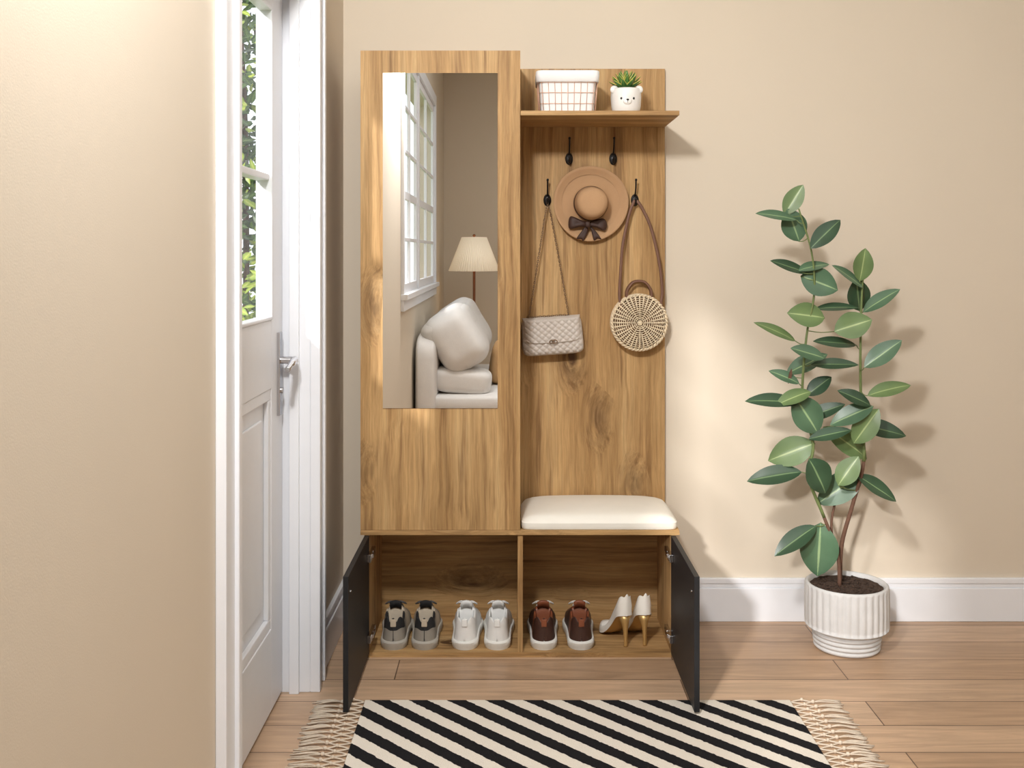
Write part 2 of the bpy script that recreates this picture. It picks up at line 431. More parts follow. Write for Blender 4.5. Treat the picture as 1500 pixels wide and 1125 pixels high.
box('carcass_side_2',.499,.515,YFt,YB,.0,.384,M_oakV,ht)
box('carcass_divider',.018,.034,YFt+.004,YB-.018,.015,.384,M_oakV,ht)
box('carcass_bottom',-.4476,.499,YFt,YB-.018,0.0,.0148,M_oakH,ht)
box('carcass_back',-.4476,.499,YB-.017,YB-.006,.0,.384,M_oakH,ht)
box('cabinet_door_1',-.4625,-.4475,2.842,3.258,.012,.383,M_black,ht,bevel=.001)
box('cabinet_door_2',.4985,.5135,2.842,3.258,.012,.383,M_black,ht,bevel=.001)
hg=B()
for z in (.325,.075):
    for (xi,sg) in ((-.4474,1),(.4984,-1)):
        a,b2=sorted((xi,xi+sg*.012)); hg.box(a,b2,3.205,3.25,z-.012,z+.012)
        hg.box(a,b2,3.262,3.32,z-.008,z+.008)
        a,b2=sorted((xi+sg*.002,xi+sg*.016)); hg.box(a,b2,3.235,3.285,z-.006,z+.006)
        hg.tube([(xi,3.228,z),(xi+sg*.0135,3.228,z)],.012,n=14)
hg.obj('hinges',M_chrome,ht,bevel=.001)
dt=B()
for (xi,sg) in ((-.4474,1),(.4984,-1)):
    dt.tube([(xi-sg*.001,2.885,.33),(xi+sg*.0015,2.885,.33)],.0045,n=12)
dt.obj('door_screw_caps',M_chrome,ht)
# cushion
cu=B()
nx,ny=40,26
cx,cy=(xm+xr)/2,(3.262+3.566)/2; hx,hy=(xr-xm)/2-.003,(3.566-3.262)/2
def cush(u,v,top):
    k=7 if v>0 else 16
    r=(abs(u)**k+abs(v)**k)**(1/k) if (u or v) else 0
    m_=max(abs(u),abs(v))
    f_=m_/r if r>0 else 1
    x=cx+hx*u*f_; y=cy+hy*v*f_
    e=max(0,1-m_**9)
    return (x,y,(.420+.023*e**.55+.011*(1-u*u)*(1-v*v)) if top else .399)
def gr(top): return [[cush(-1+2*i/nx,-1+2*j/ny,top) for i in range(nx+1)] for j in range(ny+1)]
cu.grid(gr(True)); 
ring=[(i,0) for i in range(nx)]+[(nx,j) for j in range(ny)]+[(i,ny) for i in range(nx,0,-1)]+[(0,j) for j in range(ny,0,-1)]
topr=[cush(-1+2*i/nx,-1+2*j/ny,True) for i,j in ring]
def insr(p,z,s_): return (cx+(p[0]-cx)*s_,cy+(p[1]-cy)*s_,z)
cu.grid([[insr(p,.3988,.99) for p in topr],[insr(p,.402,.999) for p in topr],[insr(p,.412,1.002) for p in topr],topr],closev=True,cap0=True)
cu.obj('seat_cushion',M_cream,ht,smooth=True)
# hooks
hk=B()
for (x,z) in ((.196,1.580),(.3475,1.580),(.1213,1.438),(.422,1.438)):
    y=3.572
    rows=[]
    for (s_,yy) in ((1,0),(1,.003),(.7,.006),(.0,.007)):
        rows.append([(x+.0135*s_*math.cos(a),y-yy,z+.012+.021*s_*math.sin(a)) for a in [2*PI*k/20 for k in range(20)]])
    hk.grid(rows,closev=True)
    hk.tube(cat([(x,y-.004,z+.026),(x,y-.018,z+.034),(x,y-.032,z+.052),(x,y-.038,z+.078)],6),.0028,n=8)
    hk.sup((x,y-.038,z+.079),(.0042,.0042,.005),1,n=8)
    hk.tube(cat([(x,y-.004,z+.012),(x,y-.014,z-.002),(x,y-.028,z-.002),(x,y-.034,z+.012)],6),.0032,n=8)
    hk.sup((x,y-.034,z+.014),(.005,.005,.005),1,n=8)
    hk.tube([(x-.008,y-.001,z+.004),(x-.003,y-.008,z+.03)],.002,n=6); hk.tube([(x+.008,y-.001,z+.004),(x+.003,y-.008,z+.03)],.002,n=6)
hk.obj('coat_hooks',M_iron,ht,smooth=True,angle=50)

# ---------------------------------------------------------------- wire basket
bk=empty('wire_basket')
zb=1.7162; x0,x1=.079,.281; bx=(x0+x1)/2
def rrect(cx,cy,hx,hy,z,r=.02,n=6):
    out=[]
    for (sx,sy,a0) in ((1,1,0),(-1,1,90),(-1,-1,180),(1,-1,270)):
        for k in range(n+1):
            a=math.radians(a0+90*k/n); out.append((cx+sx*(hx-r)+r*math.cos(a)*1.0,cy+sy*(hy-r)+r*math.sin(a),z))
    return out
ycb=3.42
li=B()
def lp(z,o=0): 
    t_=(z-zb)/.14
    return (.088+.010*t_+o,.066+.008*t_+o)
rows=[]
for z,o in ((zb+.004,-.003),(zb+.02,-.003),(zb+.07,-.003),(zb+.105,-.003)):
    a,b2=lp(z,o); rows.append(rrect(bx,ycb,a,b2,z))
li.grid(rows,closev=True,cap0=True)
rows=[]
for z,o in ((zb+.104,.003),(zb+.107,.006),(zb+.125,.006),(zb+.138,.005),(zb+.141,.002),(zb+.138,-.004),(zb+.11,-.006),(zb+.06,-.006),(zb+.008,-.007)):
    a,b2=lp(z,o); rows.append(rrect(bx,ycb,a,b2,z))
li.grid(rows,closev=True,cap1=True)
li.obj('liner',M_fab,bk,smooth=True,angle=60)
wr=B()
for z in (zb+.0022,zb+.035,zb+.07,zb+.103):
    a,b2=lp(z,.0005); wr.tube(rrect(bx,ycb,a,b2,z),.0010 if z>zb+.01 else .0016,n=6,closed=True)
for k in range(-4,5):
    for sy in (-1,1):
        xo=k*.0195
        a0,b0=lp(zb+.002,.001); a1,b1=lp(zb+.12,.001)
        wr.tube([(bx+xo,ycb+sy*b0,zb+.002),(bx+xo*1.1,ycb+sy*b1,zb+.12)],.0009,n=6)
for k in range(-3,4):
    for sx in (-1,1):
        yo=k*.018; a0,b0=lp(zb+.002,.001); a1,b1=lp(zb+.12,.001)
        wr.tube([(bx+sx*a0,ycb+yo,zb+.002),(bx+sx*a1,ycb+yo*1.1,zb+.12)],.0009,n=6)
wr.obj('wire_frame',M_copper,bk,smooth=True)

# ---------------------------------------------------------------- bear pot succulent
ps=empty('potted_succulent')
M_cer=simple('white_ceramic',rgb(238,236,232),.25,var=.01)
M_ink=simple('black_ink',rgb(25,22,22),.5)
M_soil=simple('soil',rgb(58,42,32),.95,var=.4,scale=120,bump=1,bscale=150)
px_,py_=.373,3.40
p=B()
p.lathe([(.0,0),(.036,0),(.043,.006),(.048,.03),(.050,.06),(.049,.085),(.047,.088),(.045,.085),(.045,.07)],(px_,py_,zb),n=40,cap1=True)
for sx in (-1,1): 
    p.sup((px_+sx*.040,py_-.018,zb+.084),(.0135,.008,.0135),1,n=10)
p.sup((px_,py_-.047,zb+.042),(.014,.006,.011),1,n=10)
p.obj('pot',M_cer,ps,smooth=True)
p=B()
for sx in (-1,1): p.sup((px_+sx*.020,py_-.0455,zb+.052),(.0035,.002,.004),1,n=8)
p.sup((px_,py_-.053,zb+.047),(.0045,.002,.003),1,n=8)
p.tube([(px_,py_-.0535,zb+.045),(px_,py_-.0535,zb+.038)],.0007,n=5)
p.obj('face',M_ink,ps,smooth=True)
p=B(); p.lathe([(.0445,.0),(.02,.003),(.001,.004)],(px_,py_,zb+.076),n=24); p.obj('soil',M_soil,ps)
M_suc=leaf_mat('succulent_leaf',rgb(84,132,66),rgb(70,116,58),rgb(110,150,80),.4,edge=rgb(200,190,90))
p=B()
for ringi,(nn,el,L) in enumerate(((10,24,.056),(10,40,.060),(8,56,.062),(6,70,.064),(3,84,.064))):
    for k in range(nn):
        a=2*PI*(k+.5*ringi)/nn; e=math.radians(el)
        dv=(math.cos(a)*math.cos(e),math.sin(a)*math.cos(e),math.sin(e)); nr=(-math.cos(a)*math.sin(e),-math.sin(a)*math.sin(e),math.cos(e))
        leaf(p,(px_+.006*math.cos(a),py_+.006*math.sin(a),zb+.084),dv,nr,L,.021,bend=-.12,fold=.5,sharp=.6,nu=8,nv=4)
o=p.obj('leaves',M_suc,ps,smooth=True); md=o.modifiers.new('s','SOLIDIFY'); md.thickness=.002

# ---------------------------------------------------------------- sun hat
hat=empty('sun_hat')
M_felt=simple('tan_hat_felt',rgb(184,146,108),.85,var=.04,bump=.4,bscale=500)
M_rib=simple('brown_ribbon',rgb(62,40,32),.6,var=.05)
hx_,hz_=.269,1.438; hy_=3.558
p=B()
def hmod(r,h,a): return r*(1+.012*math.sin(3*a+.5))
prof=[(.0,.094),(.02,.094),(.038,.091),(.048,.084),(.053,.070),(.056,.040),(.058,.012),(.064,.004),(.08,.0),(.10,-.001),(.118,.004),(.1285,.012),(.1275,.0145),(.117,.007),(.10,.002)]
p.lathe(prof,(hx_,hy_,hz_),axis='Y',n=72,mod=hmod)
o=p.obj('brim_and_crown',M_felt,hat,smooth=True)
p=B()
p.lathe([(.0585,.008),(.0592,.010),(.0580,.030),(.0570,.031)],(hx_,hy_,hz_),axis='Y',n=64)
def puff(bd,outline,yf,th,mi=0):
    n=len(outline); cxx=sum(q[0] for q in outline)/n; czz=sum(q[1] for q in outline)/n
    rows=[]
    for s_,d_ in ((1,0),(1.0,-.25*th),(.85,-.8*th),(.45,-th),(0,-.8*th)):
        rows.append([(cxx+(x-cxx)*s_,yf+d_,czz+(z-czz)*s_) for x,z in outline])
    bd.grid(rows,mi,closev=True)
bc=(hx_-.012,hz_-.072); yb_=hy_-.016
def ol(pts,n=5): return [(v.x,v.z) for v in cat([(a,0,b_) for a,b_ in pts]+[(pts[0][0],0,pts[0][1])],n)[:-1]]
def rel(lst): return [(bc[0]+a*1.08,bc[1]+b_*1.08) for a,b_ in lst]
puff(p,ol(rel([(0,.006),(-.025,.016),(-.052,.026),(-.060,.008),(-.056,-.014),(-.028,-.008),(0,-.005)])),yb_,.016)
puff(p,ol(rel([(0,.006),(.026,.014),(.052,.018),(.062,.0),(.054,-.020),(.028,-.010),(0,-.005)])),yb_,.016)
puff(p,ol(rel([(-.003,0),(-.016,-.018),(-.034,-.044),(-.020,-.046),(-.012,-.052),(.002,-.02)])),yb_,.006)
puff(p,ol(rel([(.003,0),(.012,-.02),(.020,-.050),(.032,-.044),(.044,-.046),(.022,-.016)])),yb_,.006)
p.sup((bc[0],yb_-.012,bc[1]),(.010,.010,.011),.7,n=10)
p.obj('ribbon_bow',M_rib,hat,smooth=True)

# ---------------------------------------------------------------- quilted chain bag
qb=empty('quilted_handbag')
M_q=simple('beige_quilted_leather',rgb(198,189,180),.5,var=.02,bump=.1)
M_gold=simple('antique_chain_metal',rgb(140,116,92),.4,metal=.7)
qx,qy,qz=.137,3.537,.988; QW,QH=.104,.066; ang=math.radians(4)
R=Matrix.Rotation(-ang,3,'Y')
def q3(x,y,z): 
    v=R@Vector((x,0,z)); return (qx+v.x,qy+y,qz+v.z)
def sround(u,v,k=7):
    m_=max(abs(u),abs(v)); r=(abs(u)**k+abs(v)**k)**(1/k) if m_>0 else 1
    return (u*m_/r,v*m_/r) if m_>0 else (0,0)
def quilt(x,z,p_=.0235):
    a=(x+z*1.15)/p_; b_=(x-z*1.15)/p_
    return (abs(math.sin(PI*a))*abs(math.sin(PI*b_)))**.4
bd=B()
NX,NZ=110,72
for side in (-1,1):
    rows=[]
    for j in range(NZ+1):
        row=[]
        for i in range(NX+1):
            u,v=-1+2*i/NX,-1+2*j/NZ; uu,vv=sround(u,v)
            m_=max(abs(u),abs(v)); e=max(0,1-m_**8)**.5
            x,z=uu*QW*(1+.02*(-v)),vv*QH
            y=side*(.026*e+(.0042*quilt(x,z)*min(1,e*2) if side<0 else 0))
            row.append(q3(x,y,z))
        rows.append(row)
    bd.grid(rows)
bd.obj('body',M_q,qb,smooth=True)
bd=B(); rows=[]
for j in range(41):
    row=[]
    for i in range(NX+1):
        u=-1+2*i/NX; v=j/40
        ztop=.0655; zbot=-.012-.012*(1-min(1,abs(u)**4)) ; zbot= zbot+ .028*(max(0,abs(u)-.86)/.14)**2
        z=ztop+(zbot-ztop)*v; x=u*(QW-.006)
        e=(1-abs(u)**12)**.5 if abs(u)<1 else 0; et=min(1,(v/.12))**.5 if v<.12 else 1
        y=-(.004+.0275*e*et+.0045*quilt(x,z)*e*et)
        if j==40: y+=.006
        row.append(q3(x,y,z))
    rows.append(row)
bd.grid(rows); o=bd.obj('flap',M_q,qb,smooth=True)
bd=B()
for sx in (0,.010):
    pts=[q3(.0+sx+.008*math.cos(t_)-.004,-.0395,-.018+.006*math.sin(t_)) for t_ in [2*PI*k/18 for k in range(18)]]
    bd.tube(pts,.0016,n=6,closed=True)
def chain(bd,pts,step=.0072):
    P=[Vector(p_) for p_ in pts]; acc=0; nxt=0; idx=0
    for i in range(len(P)-1):
        seg=P[i+1]-P[i]; L=seg.length; t_=seg.normalized()
        while nxt<=acc+L:
            c_=P[i]+t_*(nxt-acc); a=Vector((0,1,0)) if idx%2 else t_.cross(Vector((0,1,0))).normalized()
            bd.tube([c_+t_*(.0052*math.cos(q))+a*(.003*math.sin(q)) for q in [2*PI*k/8 for k in range(8)]],.0011,n=4,closed=True)
            idx+=1; nxt+=step
        acc+=L
hkp=(.1213,3.543,1.438)
chain(bd,cat([hkp,(.112,3.54,1.39),(.09,3.536,1.25),(.066,3.533,1.10),q3(-.078,-.004,.062)],8))
chain(bd,cat([hkp,(.132,3.54,1.40),(.156,3.537,1.27),(.182,3.534,1.12),q3(.060,-.004,.064)],8))
chain(bd,[q3(-.078+.0092*k,-.008-.004*math.sin(k),.0675) for k in range(16)])
bd.obj('chain_strap',M_gold,qb,smooth=True)

# ---------------------------------------------------------------- round wicker bag
wb=empty('round_wicker_handbag')
M_wl=simple('wicker_light',rgb(226,208,178),.75,var=.12,scale=90,bump=.5,bscale=200)
M_wd=simple('wicker_dark',rgb(112,80,54),.8,var=.15,scale=90,bump=.5,bscale=200)
M_lth=simple('brown_leather',rgb(112,78,60),.55,var=.06,bump=.2)
wx,wz,wy=.433,1.032,3.54; WR=.094
p=B()
p.lathe([(.0,.0175),(.05,.016),(.08,.0105),(.092,.001),(.094,-.010),(.090,-.026),(.0,-.029)],(wx,wy,wz),axis='Y',n=48,mi=1)
def bulge(r): return .0215-.012*(r/WR)**3
for k in range(36):
    a=2*PI*k/36+.0
    p.tube([(wx+r*math.cos(a),wy-bulge(r)-.0012,wz+r*math.sin(a)) for r in ((.014 if k%3==0 else (.034 if k%3==1 else .05)),.06,.075,.092)],[.0014,.0022,.0026,.003],mi=0,n=6)
for k,r in enumerate((.008,.014,.020,.027,.034,.041,.048,.055,.062,.069,.076,.083)):
    nsp=12 if r<.034 else 36
    pts=[]
    for q in range(nsp*4):
        a=2*PI*q/(nsp*4)
        pts.append((wx+r*math.cos(a),wy-bulge(r)-.001-.0022*math.cos(nsp*a/2+PI*(k%2)),wz+r*math.sin(a)))
    p.tube(pts,.0019 if r<.05 else .0016,mi=0,n=5,closed=True)
for ph in (0,PI):
    pts=[]
    for q in range(240):
        a=2*PI*q/240
        rr=.0925+.0028*math.cos(24*a+ph); yy=-.004-.0045*math.sin(24*a+ph)-.004
        pts.append((wx+rr*math.cos(a),wy+yy,wz+rr*math.sin(a)))
    p.tube(pts,.0034,mi=0,n=6,closed=True)
for yy in (.004,.011,.018,.025):
    p.tube([(wx+(.0945-.003*(yy>.02))*math.cos(a),wy+yy+.001*math.sin(20*a),wz+(.0945-.003*(yy>.02))*math.sin(a)) for a in [2*PI*q/80 for q in range(80)]],.0038,mi=0,n=6,closed=True)
p.sup((wx,wy-.022,wz),(.007,.003,.007),1,n=10)
p.obj('woven_body',[M_wl,M_wd],wb,smooth=True)
p=B()
for yy in (-.004,.018):
    pts=cat([(wx-.042,wy+yy,wz+.080),(wx-.040,wy+yy,wz+.110),(wx-.022,wy+yy,wz+.135),(wx+.0,wy+yy,wz+.141),(wx+.022,wy+yy,wz+.135),(wx+.040,wy+yy,wz+.110),(wx+.042,wy+yy,wz+.080)],6)
    p.tube(pts,.0045,mi=1,n=8)
p.tube(cat([(.369,wy-.003,wz+.066),(.366,wy,1.1265),(.370,wy,1.20),(.377,wy,1.293),(.398,wy,1.395),(.414,wy-.0,1.440),(.422,wy+.001,1.447),(.431,wy,1.440),(.447,wy,1.415),(.4745,wy,1.351),(.502,wy,1.235),(.512,wy,1.14),(.506,wy-.003,wz+.060)],7),.0022,mi=0,n=8,up=(0,1,0),flat=2.4)
p.sup((.369,wy-.006,wz+.064),(.007,.006,.012),.7,n=8); p.sup((.506,wy-.006,wz+.058),(.007,.006,.012),.7,n=8)
p.obj('handles_and_strap',[M_lth,M_lth],wb,smooth=True)

# ---------------------------------------------------------------- shoes
def interp(tab,t):
    for (a,b_) in zip(tab[:-1],tab[1:]):
        if t<=b_[0]:
            k=(t-a[0])/(b_[0]-a[0]); k=k*k*(3-2*k); return a[1]+(b_[1]-a[1])*k
    return tab[-1][1]
def plan_w(t,tab,heel=.16,toe=.30,tp=.5):
    w_=interp(tab,t)
    if t<heel: w_*=math.sqrt(max(0,1-((heel-t)/heel)**2))*.999+.001
    if t>1-toe: w_*=max(0,1-((t-(1-toe))/toe)**2)**tp+.001
    return max(w_,.0012)
TS=[0,.004,.012,.03,.06,.09,.14,.2,.27,.34,.385,.40,.45,.5,.56,.62,.68,.74,.8,.86,.91,.95,.98,.993,1]
def shoe(name,loc,rot,mats,L=.262,style='sneaker'):
    """mats: main, accent, lining, sole, lace, third"""
    e=empty(name,loc,(0,0,rot))
    W=[(0,.038),(.25,.037),(.45,.038),(.7,.045),(1,.040)]
    Hh=[(0,.078),(.05,.080),(.15,.066),(.28,.060),(.385,.082),(.42,.088),(.5,.074),(.65,.052),(.8,.040),(1,.028)]
    zs=.024; NV=20
    up=B(); rows=[]
    for t in TS:
        w_=plan_w(t,W); hh=interp(Hh,t); 
        if t>.9: hh*= 1-.45*((t-.9)/.1)**2
        opn=.025<t<.39
        row=[]
        for i in range(NV+1):
            ph=PI*i/NV; cxx=math.cos(ph); x=w_*math.copysign(abs(cxx)**.62,cxx); z=zs+hh*(math.sin(ph)**.62)
            taper=1-.22*((z-zs)/.09 if t<.5 else 0)
            x*=taper
            if opn:
                k=min(i,NV-i); sgn=1 if i<NV/2 else -1
                if i==NV//2: x,z=0,zs+.012
                elif k>=7: x,z=sgn*w_*.5*(1-(k-7)/3),zs+.012
                elif k==6: x,z=sgn*w_*.60,zs+hh*.45
                elif k==5: x,z=sgn*w_*.62,zs+hh*.93
                elif k==4: x,z=sgn*w_*.72,zs+hh*1.0
                elif k==3: x,z=sgn*w_*.86,zs+hh*.88
            row.append((x,t*L,z))
        rows.append(row)
    def mf(i,j):
        t=TS[i]; k=min(j,NV-1-j)
        if .02<t<.385 and k>=5: return 2
        if style=='black':
            if t<.20: return 1 if k>=2 else 0
            if t<.34: return 1 if k>=3 else 0
            if t<.6: return 5
            return 0
        if t<.14 and k>=(0 if style=='brown' else 3): return 1
        if style=='brown' and .3<t<.66 and k<5: return 1
        if .385<=t<.62 and k>=7: return 5
        return 0
    up.grid(rows,closev=False,cap0=False,cap1=False,mfun=mf)
    c0=[r for r in rows[0]]; c1=[r for r in rows[-1]]
    for cc,ix in ((c0,0),(c1,len(TS)-2)):
        o_=len(up.v); up.v+= [tuple(q) for q in cc]; up.f.append(tuple(range(o_,o_+len(cc)))); up.m.append(mf(ix,4))
    up.obj('upper',mats,e,smooth=True,sub=1)
    so=B(); rows=[]
    for (z,s_) in ((0,.95),(.003,1.0),(.014,1.03),(.023,1.04),(.0275,1.0)):
        ring=[]
        for t in TS: ring.append((plan_w(t,W)*1.09*s_+.001,(t-.5)*L*(1.015*s_ if s_>1 else 1.0)+.5*L,z+.010*max(0,(t-.8)/.2)**2))
        for q in list(reversed(ring)): ring.append((-q[0],q[1],q[2]))
        rows.append(ring)
    so.grid(rows,closev=True,cap0=True,cap1=True)
    so.obj('sole',mats[3],e,smooth=True,angle=50)
    la=B()
    for k in range(5):
        t=.43+k*.043; w_=interp(W,t)*.55; hh=interp(Hh,t)
        la.tube(cat([(-w_,t*L,zs+hh*.90),(-w_*.4,t*L+.003,zs+hh*1.02),(w_*.4,t*L+.006,zs+hh*1.02),(w_,t*L+.009,zs+hh*.90)],4),.0026,n=6)
    t=.42; hh=interp(Hh,t)
    for sg in (-1,1):
        la.tube(cat([(0,t*L,zs+hh*1.02),(sg*.018,t*L-.006,zs+hh*1.10),(sg*.034,t*L+.004,zs+hh*.96),(sg*.018,t*L+.008,zs+hh*1.0),(0,t*L+.003,zs+hh*1.02)],4),.002,n=6)
    la.obj('laces',mats[4],e,smooth=True)
    tb=B(); tb.grid([[(.019*x,L*(.40-.0)-.012*q,zs+.080+.024*q-.006*x*x) for x in (-1,-.5,0,.5,1)] for q in (0,.5,1)])
    o=tb.obj('tongue',mats[2] if style=='black' else mats[0],e,smooth=True); md=o.modifiers.new('s','SOLIDIFY'); md.thickness=.005
    hl=B()
    hl.box(-.009,.009,-.003,.004,zs+.050,zs+.074)
    hl.obj('heel_tab',mats[5] if style!='white' else mats[0],e,bevel=.002)
    return e
def lm(n,c,r=.5): return simple(n,c,r,var=.04,bump=.15)
ML_w=lm('white_shoe_leather',rgb(236,236,234)); ML_g=lm('grey_suede',rgb(146,140,130),.8); ML_b=lm('black_mesh',rgb(34,34,36),.8)
ML_bg=lm('beige_suede',rgb(190,176,156),.8)
ML_br=lm('chestnut_leather',rgb(132,74,48),.4); ML_db=lm('dark_brown_leather',rgb(66,42,34),.5)
ML_sw=lm('white_rubber',rgb(226,224,218)); ML_sg=lm('grey_rubber',rgb(176,170,160)); ML_gl=lm('grey_lining',rgb(120,120,118),.9)
ML_lace=lm('grey_laces',rgb(90,88,86),.9)
zf=.0152
for x in (-.375,-.277): shoe('black_sneaker',(x,3.278,zf),.03,[ML_g,ML_b,ML_b,ML_sg,ML_lace,ML_bg],style='black')
for x in (-.150,-.047): shoe('white_sneaker',(x,3.278,zf),-.02,[ML_w,ML_w,ML_gl,ML_sw,ML_w,ML_w],style='white')
for x in (.101,.219): shoe('brown_sneaker',(x,3.278,zf),.0,[ML_br,ML_db,ML_db,ML_sw,ML_sw,ML_br],style='brown')
M_pw=simple('white_patent_leather',rgb(240,236,228),.25,var=.01); M_pg=simple('gold_heel',rgb(206,170,110),.3,metal=.6); M_pl=simple('nude_insole',rgb(214,180,140),.5)
def pump(loc,rot):
    e=empty('high_heel_pump',loc,(0,0,rot)); L=.205
    W=[(0,.029),(.3,.025),(.7,.037),(1,.03)]
    def zsole(t): 
        k=min(1,t/.68); return .004+.096*(1-(k*k*(3-2*k)))
    Hh=[(0,.070),(.08,.066),(.25,.038),(.5,.022),(.7,.024),(.76,.030),(.9,.024),(1,.012)]
    up=B(); rows=[]; NV=16
    TT=[0,.006,.02,.05,.1,.16,.24,.32,.4,.48,.56,.64,.70,.725,.78,.84,.9,.95,.985,1]
    for t in TT:
        w_=plan_w(t,W,.16,.36,.75); hh=interp(Hh,t); zs=zsole(t); opn=.03<t<.71; row=[]
        for i in range(NV+1):
            ph=PI*i/NV; cxx=math.cos(ph); x=w_*math.copysign(abs(cxx)**.65,cxx); z=zs+hh*(math.sin(ph)**.65)
            yy=t*L
            if t<.2: x*=1-.25*(z-zs)/.07
            if opn:
                k=min(i,NV-i); sgn=1 if i<NV/2 else -1
                ww=w_*(1-.22*(1 if t<.2 else 0))
                if k==8: x,z=0,zs+.004
                elif k==7: x,z=sgn*w_*.5,zs+.004
                elif k==6: x,z=sgn*ww*.86,zs+.005
                elif k==5: x,z=sgn*ww*.90,zs+hh*.95
                elif k==4: x,z=sgn*ww*.96,zs+hh
                elif k==3: x,z=sgn*(w_+ww)*.5,zs+hh*.7
                elif k==2: x,z=sgn*w_*1.02,zs+hh*.4
            row.append((x,yy,z))
        rows.append(row)
    def mf(i,j):
        t=TT[i]; k=min(j,NV-1-j)
        return 1 if (.02<=t<.70 and k>=5) else 0
    up.grid(rows,cap0=True,cap1=True,mfun=mf); up.obj('upper',[M_pw,M_pl],e,smooth=True,sub=1)
    so=B()
    rows=[[(-plan_w(t,W,.16,.36,.75)*.97,t*L,zsole(t)+.001) ,(0,t*L,zsole(t)-.003),(plan_w(t,W,.16,.36,.75)*.97,t*L,zsole(t)+.001)] for t in TT]
    so.grid(rows); so.obj('sole',M_pg,e,smooth=True)
    hb=B()
    rows=[]
    for (z,rx,ry,yc) in ((.0,.0065,.006,.012),(.004,.006,.0055,.012),(.03,.006,.006,.013),(.06,.009,.010,.016),(.08,.015,.017,.021),(.097,.022,.022,.025)):
        rows.append([(rx*math.cos(a),yc+ry*math.sin(a),z) for a in [2*PI*k/16 for k in range(16)]])
    hb.grid(rows,closev=True,cap0=True,cap1=True); hb.obj('heel',M_pg,e,smooth=True)
pump((.366,3.300,zf),.30); pump((.426,3.308,zf),.16)

# ---------------------------------------------------------------- rug
rug=empty('striped_rug')
def rug_mat():
    m,nt,b=newmat('rug_stripes')
    tc=N(nt,'ShaderNodeTexCoord'); sp=N(nt,'ShaderNodeSeparateXYZ'); nt.links.new(tc.outputs['Object'],sp.inputs[0])
    no=N(nt,'ShaderNodeTexNoise'); no.inputs['Scale'].default_value=90; no.inputs['Detail'].default_value=2; nt.links.new(tc.outputs['Object'],no.inputs['Vector'])
    a=N(nt,'ShaderNodeMath',operation='ADD'); nt.links.new(sp.outputs[0],a.inputs[0]); nt.links.new(sp.outputs[1],a.inputs[1])
    nm=N(nt,'ShaderNodeMath',operation='MULTIPLY'); nm.inputs[1].default_value=.012; nt.links.new(no.outputs['Fac'],nm.inputs[0])
    a2=N(nt,'ShaderNodeMath',operation='ADD'); nt.links.new(a.outputs[0],a2.inputs[0]); nt.links.new(nm.outputs[0],a2.inputs[1])
    dv=N(nt,'ShaderNodeMath',operation='DIVIDE'); dv.inputs[1].default_value=.108; nt.links.new(a2.outputs[0],dv.inputs[0])
    fr=N(nt,'ShaderNodeMath',operation='FRACT'); nt.links.new(dv.outputs[0],fr.inputs[0])
    gt=N(nt,'ShaderNodeMath',operation='GREATER_THAN'); gt.inputs[1].default_value=.5; nt.links.new(fr.outputs[0],gt.inputs[0])
    mx=N(nt,'ShaderNodeMix',data_type='RGBA'); mx.inputs['A'].default_value=rgb(222,214,202); mx.inputs['B'].default_value=rgb(32,31,33)
    nt.links.new(gt.outputs[0],mx.inputs['Factor']); nt.links.new(mx.outputs['Result'],b.inputs['Base Color'])
    b.inputs['Roughness'].default_value=.95; b.inputs['Specular IOR Level'].default_value=.1
    n2=N(nt,'ShaderNodeTexNoise'); n2.inputs['Scale'].default_value=350; nt.links.new(tc.outputs['Object'],n2.inputs['Vector'])
    bp=N(nt,'ShaderNodeBump'); bp.inputs['Strength'].default_value=.8; bp.inputs['Distance'].default_value=.003
    nt.links.new(n2.outputs['Fac'],bp.inputs['Height']); nt.links.new(bp.outputs[0],b.inputs['Normal'])
    return m
RY0,RY1,RX0,RX1=2.15,2.935,-.415,.785
box('weave',RX0,RX1,RY0,RY1,.0005,.007,rug_mat(),rug,bevel=.002)
M_fr=simple('cream_fringe',rgb(208,194,176),.95,var=.08,scale=60)
p=B(); rr=random.Random(5)
nt_=26
for side in (-1,1):
    xe=RX0 if side<0 else RX1
    ys=[RY0+.01+(RY1-RY0-.02)*k/(nt_-1) for k in range(nt_)]
    for k,y in enumerate(ys):
        for dy in (-.014,.014):
            p.tube(cat([(xe,y,.004),(xe+side*.016,y+dy*.6,.005),(xe+side*.034,y+dy,.005)],3),.0022,n=5)
            p.tube(cat([(xe+side*.034,y+dy,.005),(xe+side*.048,y+dy*.4,.005),(xe+side*.06,y,.005)],3),.0022,n=5)
        p.sup((xe+side*.034,y+.014,.006),(.005,.005,.005),1,n=5)
        p.sup((xe+side*.062,y,.006),(.006,.005,.0055),1,n=5)
        for q in range(6):
            sp_=rr.uniform(-.014,.014); L=rr.uniform(.065,.085)
            p.tube(cat([(xe+side*.062,y,.005),(xe+side*(.062+L*.4),y+sp_*.7,.006+rr.uniform(0,.004)),(xe+side*(.062+L),y+sp_+rr.uniform(-.006,.006),.003)],3),.0016,n=4)
p.obj('fringe',M_fr,rug,smooth=True)

